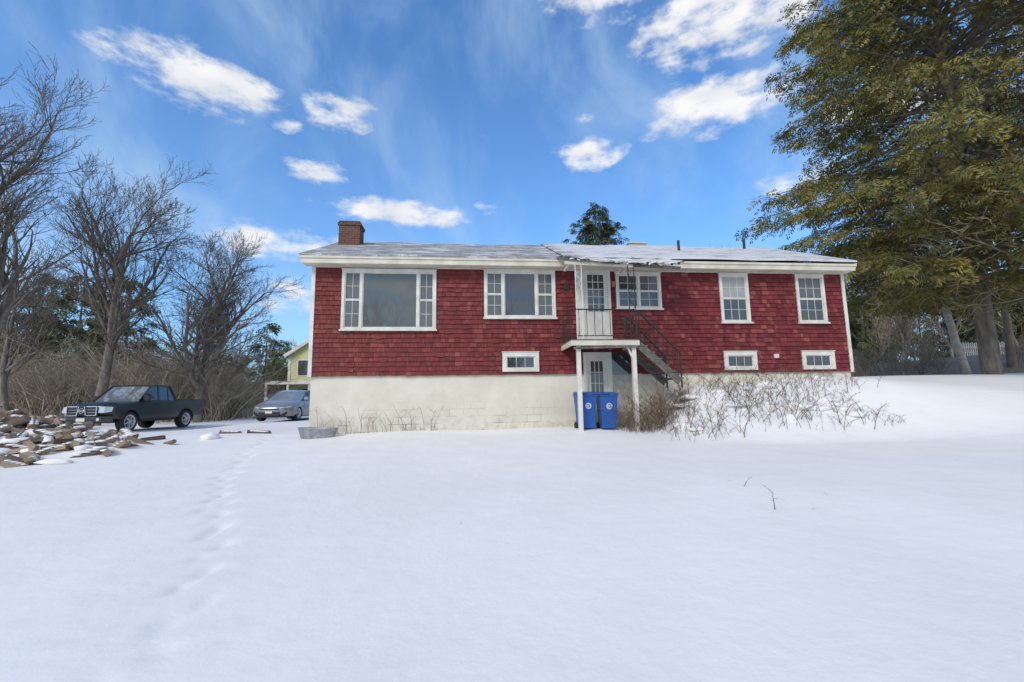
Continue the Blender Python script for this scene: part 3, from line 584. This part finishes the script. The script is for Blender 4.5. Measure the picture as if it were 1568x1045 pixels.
for k,(x,y,h) in enumerate(((-43.5,42,14),(-39.5,41,13.2),(-36.8,43,13.8),(-47.5,44,12))):
    V,F,mi=conifer(30+k,h,cp(h,3.9),120,.5,.22,pf,12,.45,.2,.12,1.1); o=np_mesh('pine_tree',V,F,[PINE,BARK],mi=mi); o.location=(x,y,.7)
rg=np.random.default_rng(5)
BT=[segs_mesh(bare_tree(40+k,11,.17,.55,3,(0,0),.2,dens=.75,rmin=.016),3) for k in range(4)]
CT=[conifer(60+k,13,cp(13,3.2),75,.8,.2,pf,7,.45,.2,.12,1.35) for k in range(3)]
def addf(parts,tpl,x,y,s,m):
    V=put(tpl[0],x,y,float(gz(x,y))-.1,s,rg.uniform(0,6.28)); parts.append((V,tpl[1],m))
pb=[];pc=[]
clear=lambda x,y: y<58 and -.56<x/y<-.40
for k in range(110):
    y=rg.uniform(44,85); x=rg.uniform(-1.35,-.1)*y
    if not clear(x,y): addf(pb,BT[k%4],x,y,rg.uniform(.65,1.1),0)
for k in range(60):
    y=rg.uniform(34,70); x=rg.uniform(.6,1.7)*y; addf(pb,BT[k%4],x,y,rg.uniform(.6,1.0),0)
for k in range(22):
    y=rg.uniform(58,85); x=rg.uniform(-1.3,-.3)*y; V,F,mi=CT[k%3]; addf(pc,(V,F),x,y,rg.uniform(.6,.95),0)
for k in range(40):
    y=rg.uniform(34,62); x=rg.uniform(.62,1.6)*y; V,F,mi=CT[k%3]; addf(pc,(V,F),x,y,rg.uniform(.5,.85),0)
for k in range(14):
    y=rg.uniform(50,70); x=rg.uniform(.3,.85)*y; addf(pb,BT[k%4],x,y,rg.uniform(1.3,1.75),0)
V,F,mi=merge(pb); np_mesh('distant_bare_woods',V,F,[THICK],mi=mi); V,F,mi=merge(pc); np_mesh('distant_pine_woods',V,F,[PINE],mi=mi)
t=MB(); n=80; vs=[];rr=random.Random(2)
for i_ in range(n+1):
    a=math.radians(-85+170*i_/n); x,y=150*math.sin(a),150*math.cos(a); vs+=[(x,y,0),(x*1.05,y*1.05,9+3*math.sin(a*5)+rr.uniform(0,2)),(x*1.5,y*1.5,13+4*math.sin(a*4+1))]
t.add(vs,[(i_*3+j,i_*3+3+j,i_*3+4+j,i_*3+1+j) for i_ in range(n) for j in (0,1)],0,True)
t.build('wooded_hill',[simple('hill_woods',(.22,.19,.155),(.11,.11,.08),.95,.25,detail=10)])
def shrub(seed,n,h,arch_=.5,r=.012,side=3):
    rg_=random.Random(seed); segs=[]
    for _ in range(n):
        a=rg_.uniform(0,6.28); p=Vector((rg_.gauss(0,.35),rg_.gauss(0,.35),0)); tilt=rg_.uniform(.05,.7); d=Vector((math.cos(a)*tilt,math.sin(a)*tilt,1)).normalized(); L=h*rg_.uniform(.5,1.1); rr=r*rg_.uniform(.7,1.4)
        for k in range(5):
            q=p+d*L/5; segs.append((tuple(p),tuple(q),rr,rr*.78)); rr*=.78
            for _ in range(side if k else 0):
                dd=(d+Vector((rg_.gauss(0,.6),rg_.gauss(0,.6),rg_.gauss(.1,.4)))).normalized(); l=L*rg_.uniform(.08,.25); e=q+dd*l; segs.append((tuple(q),tuple(e),rr*.6,rr*.35))
                segs.append((tuple(q+dd*l*.6),tuple(q+dd*l*.6+(dd+Vector((rg_.gauss(0,.6),rg_.gauss(0,.6),.2))).normalized()*l*.5),rr*.4,rr*.3))
            d=(d+Vector((math.cos(a)*arch_*.25,math.sin(a)*arch_*.25,-arch_*.22+rg_.gauss(0,.06)))).normalized(); p=q
    return segs_mesh(segs,3)
SH=[shrub(70+k,16,3.6,.5,.022,4) for k in range(4)]
parts=[]
for k in range(130):
    y=rg.uniform(26.5,38); x=-y*rg.uniform(.60 if k%3 else .53,1.25)
    s=rg.uniform(.8,1.8) if x/y<-.62 else rg.uniform(.5,1.1)
    addf(parts,SH[k%4],x,y,s,0)
V,F,mi=merge(parts); np_mesh('shrub_thicket',V,F,[THICK],mi=mi)
parts=[]
for k in range(80):
    y=rg.uniform(21.5,30); x=y*rg.uniform(.74,1.3)
    if not .98<x/y<1.10: addf(parts,SH[k%4],x,y,rg.uniform(.25,.6),0)
V,F,mi=merge(parts); np_mesh('brush_thicket',V,F,[THICK],mi=mi)
bs=[shrub(90+k,30,1.25,.5,.008,4) for k in range(3)]; parts=[]
for (x,y,s) in ((3.35,12.35,.95),(3.7,12.45,1.05),(4.0,12.5,.95),(4.35,12.6,.8),(3.25,12.15,.6),(3.6,12.1,.8),(3.9,12.2,.7),(4.6,12.7,.6)): addf(parts,bs[int(x*10)%3],x,y,s,0)
V,F,mi=merge(parts); np_mesh('brown_shrub',V,F,[STRAW],mi=mi)
ws=[shrub(110+k,5,.8,.5,.008,3) for k in range(5)]; parts=[]
for k in range(125):
    q=rg.random(); x=3.7+5.6*q; y=rg.uniform(10.5,12.8)+.12*(x-3.7); addf(parts,ws[k%5],x,y,rg.uniform(.5,1.1)*(1 if 4.4<x<8.4 else .7),0)
V,F,mi=merge(parts); np_mesh('dry_weeds',V,F,[STRAW],mi=mi)
parts=[]
fs_=[shrub(130+k,1,.3,.5,.0035,1) for k in range(4)]
for k,(x,y,s) in enumerate(((3.0,5.9,1),(3.1,5.95,1.2),(3.6,6.3,1.6),(3.7,5.7,.8),(2.2,5.5,.6),(-.55,5.2,.7),(-.9,5.15,.5),(-4.4,4.7,1.1),(-4.5,4.75,.8),(1.1,3.8,.3),(.3,2.8,.4),(-.35,3.1,.3),(3.3,5.6,.9),(-2.0,2.2,.4),(7.6,8.6,.8),(12.5,12.2,.8),(9.6,7,.5),(3.2,6.2,1.3),(2.9,5.7,.7))): addf(parts,fs_[k%4],x,y,s,0)
V,F,mi=merge(parts); np_mesh('dead_grass_stems',V,F,[STRAW],mi=mi)
def lumps(name,spots,mat):
    import bmesh
    bm=bmesh.new()
    for (x,y,z,sx_,sy_,sz_) in spots:
        r_=bmesh.ops.create_icosphere(bm,subdivisions=2,radius=1)
        for v in r_['verts']:
            nn=noise.noise(v.co*1.7+Vector((x*3,y*3,z)))*.45; v.co=Vector((v.co.x*sx_*(1+nn)+x,v.co.y*sy_*(1+nn)+y,v.co.z*sz_*(1+nn)+z))
    me=bpy.data.meshes.new(name); bm.to_mesh(me); bm.free(); me.materials.append(mat); me.polygons.foreach_set('use_smooth',[True]*len(me.polygons)); return link(bpy.data.objects.new(name,me))
rr=random.Random(5); sp=[]
for k in range(20):
    x=rr.uniform(3.9,8.9); y=rr.uniform(10.9,12.8)+.12*(x-3.7); sp.append((x,y,float(gz(x,y))-.02,rr.uniform(.12,.4),rr.uniform(.12,.3),rr.uniform(.05,.13)))
lumps('snow_clumps',sp,SNOWP)
LOGB=island('log_bark',[(0,(.075,.055,.04)),(1,(.19,.15,.115))],.9); LOGW=island('log_split',[(0,(.15,.11,.075)),(.6,(.27,.205,.14)),(1,(.38,.30,.20))],.85)
WP=empty('wood_pile',(0,0,0)); t=MB(); rr=random.Random(8); caps=[]
def log(x,y,z,L,r,rz,ti,cp_=.5):
    Mt=Matrix.Translation((x,y,z))@Matrix.Rotation(rz,4,'Z')@Matrix.Rotation(ti,4,'Y')@Matrix.Rotation(rr.uniform(0,6.28),4,'X')
    n=5; P=[(0,0)]+[(r*math.cos(a),r*math.sin(a)) for a in [k*1.75/n for k in range(n+1)]] if rr.random()<.75 else [(r*.6*math.cos(a),r*.6*math.sin(a)) for a in [k*6.283/9 for k in range(9)]]
    m_=len(P); cx_=sum(p[0] for p in P)/m_; cy_=sum(p[1] for p in P)/m_
    vs=[Mt@Vector((sx_+rr.uniform(-.02,.02),(p[0]-cx_)*rr.uniform(.88,1.12),(p[1]-cy_)*rr.uniform(.88,1.12))) for sx_ in (-L/2,L/2) for p in P]
    for j in range(m_):
        k=(j+1)%m_; t.add([vs[j],vs[k],vs[m_+k],vs[m_+j]],[(0,1,2,3)],1 if (m_==7 and j in (0,6)) else 0)
    t.add(vs[:m_],[tuple(range(m_-1,-1,-1))],1); t.add(vs[m_:],[tuple(range(m_))],1)
    if rr.random()<cp_:
        for q in (-.45,-.1,.2,.5):
            caps.append((x+q*L*.6*math.cos(rz),y+q*L*.6*math.sin(rz),z+r*.38-q*L*.6*math.sin(ti),L*.20,L*.10+r*.3,r*.22))
def pile(n,cx_,cy_,sx_,sy_,h):
    for k in range(n):
        x=cx_+rr.gauss(0,sx_); y=cy_+rr.gauss(0,sy_); z=float(gz(x,y))+rr.uniform(.0,h)*math.exp(-((x-cx_)/sx_/1.6)**2-((y-cy_)/sy_/1.6)**2)+.03
        log(x,y,z,rr.uniform(.38,.62),rr.uniform(.08,.17),rr.uniform(0,3.14),rr.uniform(-.5,.5))
pile(150,-13.0,11.1,1.1,.85,.42); pile(40,-10.6,10.3,.9,.6,.1); pile(10,-9.1,11.0,.6,.5,.02); pile(10,-9.2,9.5,.6,.4,.02)
for (x,y,rz) in ((-8.2,13.4,.2),(-7.5,13.6,.5),(-7.3,13.4,-.2)): log(x,y,float(gz(x,y))+.03,.55,.09,rz,.05,1)
t.build('split_logs',[LOGB,LOGW],WP)
for k in range(34): x=-11.8+rr.gauss(0,1.6); y=10.6+rr.gauss(0,.9); caps.append((x,y,float(gz(x,y))+.04,rr.uniform(.15,.38),rr.uniform(.12,.3),rr.uniform(.05,.13)))
o=lumps('snow_caps',caps,SNOWP); o.parent=WP
# ---------------------------------------------------------------- neighbour farmhouse
FH=empty('yellow_farmhouse',(-22.6,46,.7),math.radians(4)); YEL=simple('yellow_clapboard',(.60,.58,.30),(.52,.50,.25),.7,1)
t=MB(); t.box(0,9,0,9,0,6.0,0); t.add([(0,0,6),(9,0,6),(4.5,0,8.9),(0,9,6),(9,9,6),(4.5,9,8.9)],[(0,1,2),(3,5,4)],0)
for zz in np.arange(.3,6,.18): t.box(-.012,9.012,-.012,9.012,zz,zz+.02,0)
for sx_,x0,x1 in ((1,-.4,4.5),(-1,9.4,4.5)):
    z0=5.75; t.add([(x0,-.4,z0),(x1,-.4,9.0),(x1,9.4,9.0),(x0,9.4,z0)],[(0,1,2,3)],2); t.bar((x0,-.42,z0-.05),(x1,-.42,8.95),.1,.3,1)
t.box(-.1,.15,-.06,.1,0,6,1); t.box(-1.2,9.5,-2.4,-.1,3.0,3.15,2); t.box(-1.25,9.55,-2.45,-2.3,2.8,2.999,1)
for xx in (-1.1,.9,2.9,4.9): t.box(xx-.09,xx+.09,-2.4,-2.22,0,2.8,1)
for xx in (.9,3.6,6.2):
    for z0 in (.9,3.8): t.box(xx-.1,xx+1.1,-.06,0,z0-.1,z0+1.6,1); t.box(xx,xx+1,-.08,-.05,z0,z0+1.5,3)
for yy in (1.5,5):
    for z0 in (.9,3.8): t.box(-.06,0,yy-.1,yy+1.1,z0-.1,z0+1.6,1); t.box(-.08,-.05,yy,yy+1,z0,z0+1.5,3)
t.build('farmhouse_body',[YEL,WHITE,ROOF,G_DARK],FH)
t=MB()
for k in range(26): x=29.5+k*.14; t.box(x,x+.08,30,30.02,3.6,4.5+.05*(k%2))
t.box(29.4,33.1,30.021,30.06,3.85,3.92); t.box(29.4,33.1,30.021,30.06,4.2,4.27)
o=t.build('picket_fence',[WHITE]); o.location.z=float(gz(30.5,30))-3.45
# ---------------------------------------------------------------- light & sky
SA,SE=math.radians(212),math.radians(36)
sd=Vector((math.sin(SA)*math.cos(SE),math.cos(SA)*math.cos(SE),math.sin(SE)))
L=bpy.data.lights.new('sun','SUN'); L.energy=2.1; L.angle=math.radians(22); L.color=(1,.92,.82)
lo=link(bpy.data.objects.new('sun',L)); lo.rotation_euler=sd.to_track_quat('Z','Y').to_euler()
W=bpy.data.worlds.new('World'); S.world=W; W.use_nodes=True; nt=W.node_tree; bg=nt.nodes['Background']; bg.inputs[1].default_value=.12
W.cycles.sampling_method='MANUAL'; W.cycles.sample_map_resolution=256
sky=N(nt,'ShaderNodeTexSky',sky_type='NISHITA'); sky.sun_disc=False; sky.sun_elevation=SE; sky.sun_rotation=SA; sky.altitude=200; sky.air_density=1.0; sky.dust_density=.6; sky.ozone_density=2.0
def MA(op,a,b=None,c=None,clamp=False):
    n=N(nt,'ShaderNodeMath',operation=op); n.use_clamp=clamp
    for i_,v in enumerate((a,b,c)):
        if v is None: continue
        if hasattr(v,'is_output'): nt.links.new(v,n.inputs[i_])
        else: n.inputs[i_].default_value=v
    return n.outputs[0]
tc=N(nt,'ShaderNodeTexCoord'); sx=N(nt,'ShaderNodeSeparateXYZ'); nt.links.new(tc.outputs['Generated'],sx.inputs[0])
az=MA('MULTIPLY',MA('ARCTAN2',sx.outputs[0],sx.outputs[1]),57.2958); el=MA('MULTIPLY',MA('ARCSINE',sx.outputs[2]),57.2958)
cx=N(nt,'ShaderNodeCombineXYZ'); nt.links.new(MA('MULTIPLY',az,.06),cx.inputs[0]); nt.links.new(MA('MULTIPLY',el,.13),cx.inputs[1])
def nz(scale,det,ro,off=0):
    n=N(nt,'ShaderNodeTexNoise'); n.inputs['Scale'].default_value=scale; n.inputs['Detail'].default_value=det; n.inputs['Roughness'].default_value=ro
    mp=N(nt,'ShaderNodeMapping'); mp.inputs['Location'].default_value=(off,off,0); nt.links.new(cx.outputs[0],mp.inputs[0]); nt.links.new(mp.outputs[0],n.inputs['Vector']); return n.outputs[0]
n1=nz(3.4,6,.6); n2=nz(2.0,2,.5,7.3)
azd=MA('ADD',az,MA('MULTIPLY',MA('SUBTRACT',n2,.5),5)); pv=N(nt,'ShaderNodeCombineXYZ'); nt.links.new(azd,pv.inputs[0]); nt.links.new(el,pv.inputs[1])
blobs=[(-36,32,8,2.9,.9),(-43.5,31.6,4,1.3,.6),(-28,30.2,2.6,1.,.65),(-22,32.5,3.6,2.1,.9),(-24,26,4.2,1.5,.8),(-15,22.8,9,1.7,.95),(-3,23.8,2.2,1.2,.65),(-3,32,2.5,.8,.45),(11,29.2,4.4,1.8,.95),(26,31.8,9,2.8,.95),(29,39.5,12,4.2,.95),(14,45,11,4,.7),(10,33,2.2,.8,.45),(-28,18,7,2.2,.85),(34,23,6,2,.6),(-26,12,5,2.4,.7),(-13,29,2.2,1.6,.45),(41,27,6,2,.8),(-62,20,14,4,.8)]
tot=None
for a0,e0,sa,se,am in blobs:
    vm=N(nt,'ShaderNodeVectorMath',operation='MULTIPLY_ADD'); nt.links.new(pv.outputs[0],vm.inputs[0]); vm.inputs[1].default_value=(1/sa,1/se,0); vm.inputs[2].default_value=(-a0/sa,-e0/se,0)
    dp=N(nt,'ShaderNodeVectorMath',operation='DOT_PRODUCT'); nt.links.new(vm.outputs[0],dp.inputs[0]); nt.links.new(vm.outputs[0],dp.inputs[1])
    g=MA('MULTIPLY_ADD',dp.outputs['Value'],-.55,am); tot=MA('MAXIMUM',g,0.0 if tot is None else tot)
mr=N(nt,'ShaderNodeMapRange'); mr.inputs[1].default_value=60; mr.inputs[2].default_value=85; mr.inputs[3].default_value=0; mr.inputs[4].default_value=.66; nt.links.new(MA('ABSOLUTE',az),mr.inputs[0])  # unseen cloud cover behind the camera, added as neutral fill light for the facade
tot=MA('MAXIMUM',tot,mr.outputs[0])
den=MA('ADD',tot,MA('MULTIPLY',MA('SUBTRACT',n1,.5),2.2))
mr=N(nt,'ShaderNodeMapRange',interpolation_type='SMOOTHSTEP'); mr.inputs[1].default_value=.28; mr.inputs[2].default_value=1.0; nt.links.new(MA('MULTIPLY',den,MA('MULTIPLY',tot,6,clamp=True)),mr.inputs[0]); cl=mr.outputs[0]
cx2=N(nt,'ShaderNodeCombineXYZ'); nt.links.new(MA('ADD',MA('MULTIPLY',az,.05),MA('MULTIPLY',el,.02)),cx2.inputs[0]); nt.links.new(MA('SUBTRACT',MA('MULTIPLY',el,.035),MA('MULTIPLY',az,.01)),cx2.inputs[1])
nc=N(nt,'ShaderNodeTexNoise'); nc.inputs['Scale'].default_value=1.5; nc.inputs['Detail'].default_value=6; nc.inputs['Roughness'].default_value=.55; nc.inputs['Distortion'].default_value=.4; nt.links.new(cx2.outputs[0],nc.inputs['Vector'])
mr=N(nt,'ShaderNodeMapRange',interpolation_type='SMOOTHSTEP'); mr.inputs[1].default_value=.40; mr.inputs[2].default_value=.80; mr.inputs[4].default_value=.62; nt.links.new(nc.outputs[0],mr.inputs[0]); ci=mr.outputs[0]
tint=mixc(nt,1.0,sky.outputs[0],(.72,1.38,1.95),'MULTIPLY')
hz=MA('MULTIPLY',MA('EXPONENT',MA('MULTIPLY',MA('MAXIMUM',el,0),-.055)),.6,clamp=True); tint=mixc(nt,hz,tint,(3.9,5.7,7.6))
c=mixc(nt,ci,tint,(4.3,5.9,7.7)); shade=ramp(nt,n2,[(.35,(6.2,6.5,7.0)),(.6,(8.0,8.0,8.1))]); c=mixc(nt,cl,c,shade.outputs[0])
nt.links.new(c,bg.inputs[0])
# ---------------------------------------------------------------- camera
cd=bpy.data.cameras.new('camera'); cd.lens=16; cd.sensor_width=36; cd.clip_end=3000; cam=link(bpy.data.objects.new('camera',cd))
R=Matrix.Rotation(math.radians(97.5),4,'X')@Matrix.Rotation(-0.0155,4,'Z'); cam.matrix_world=Matrix.Translation((0,0,1.6))@R
S.camera=cam
S.view_settings.view_transform='Standard'; S.view_settings.look='None'; S.view_settings.exposure=0
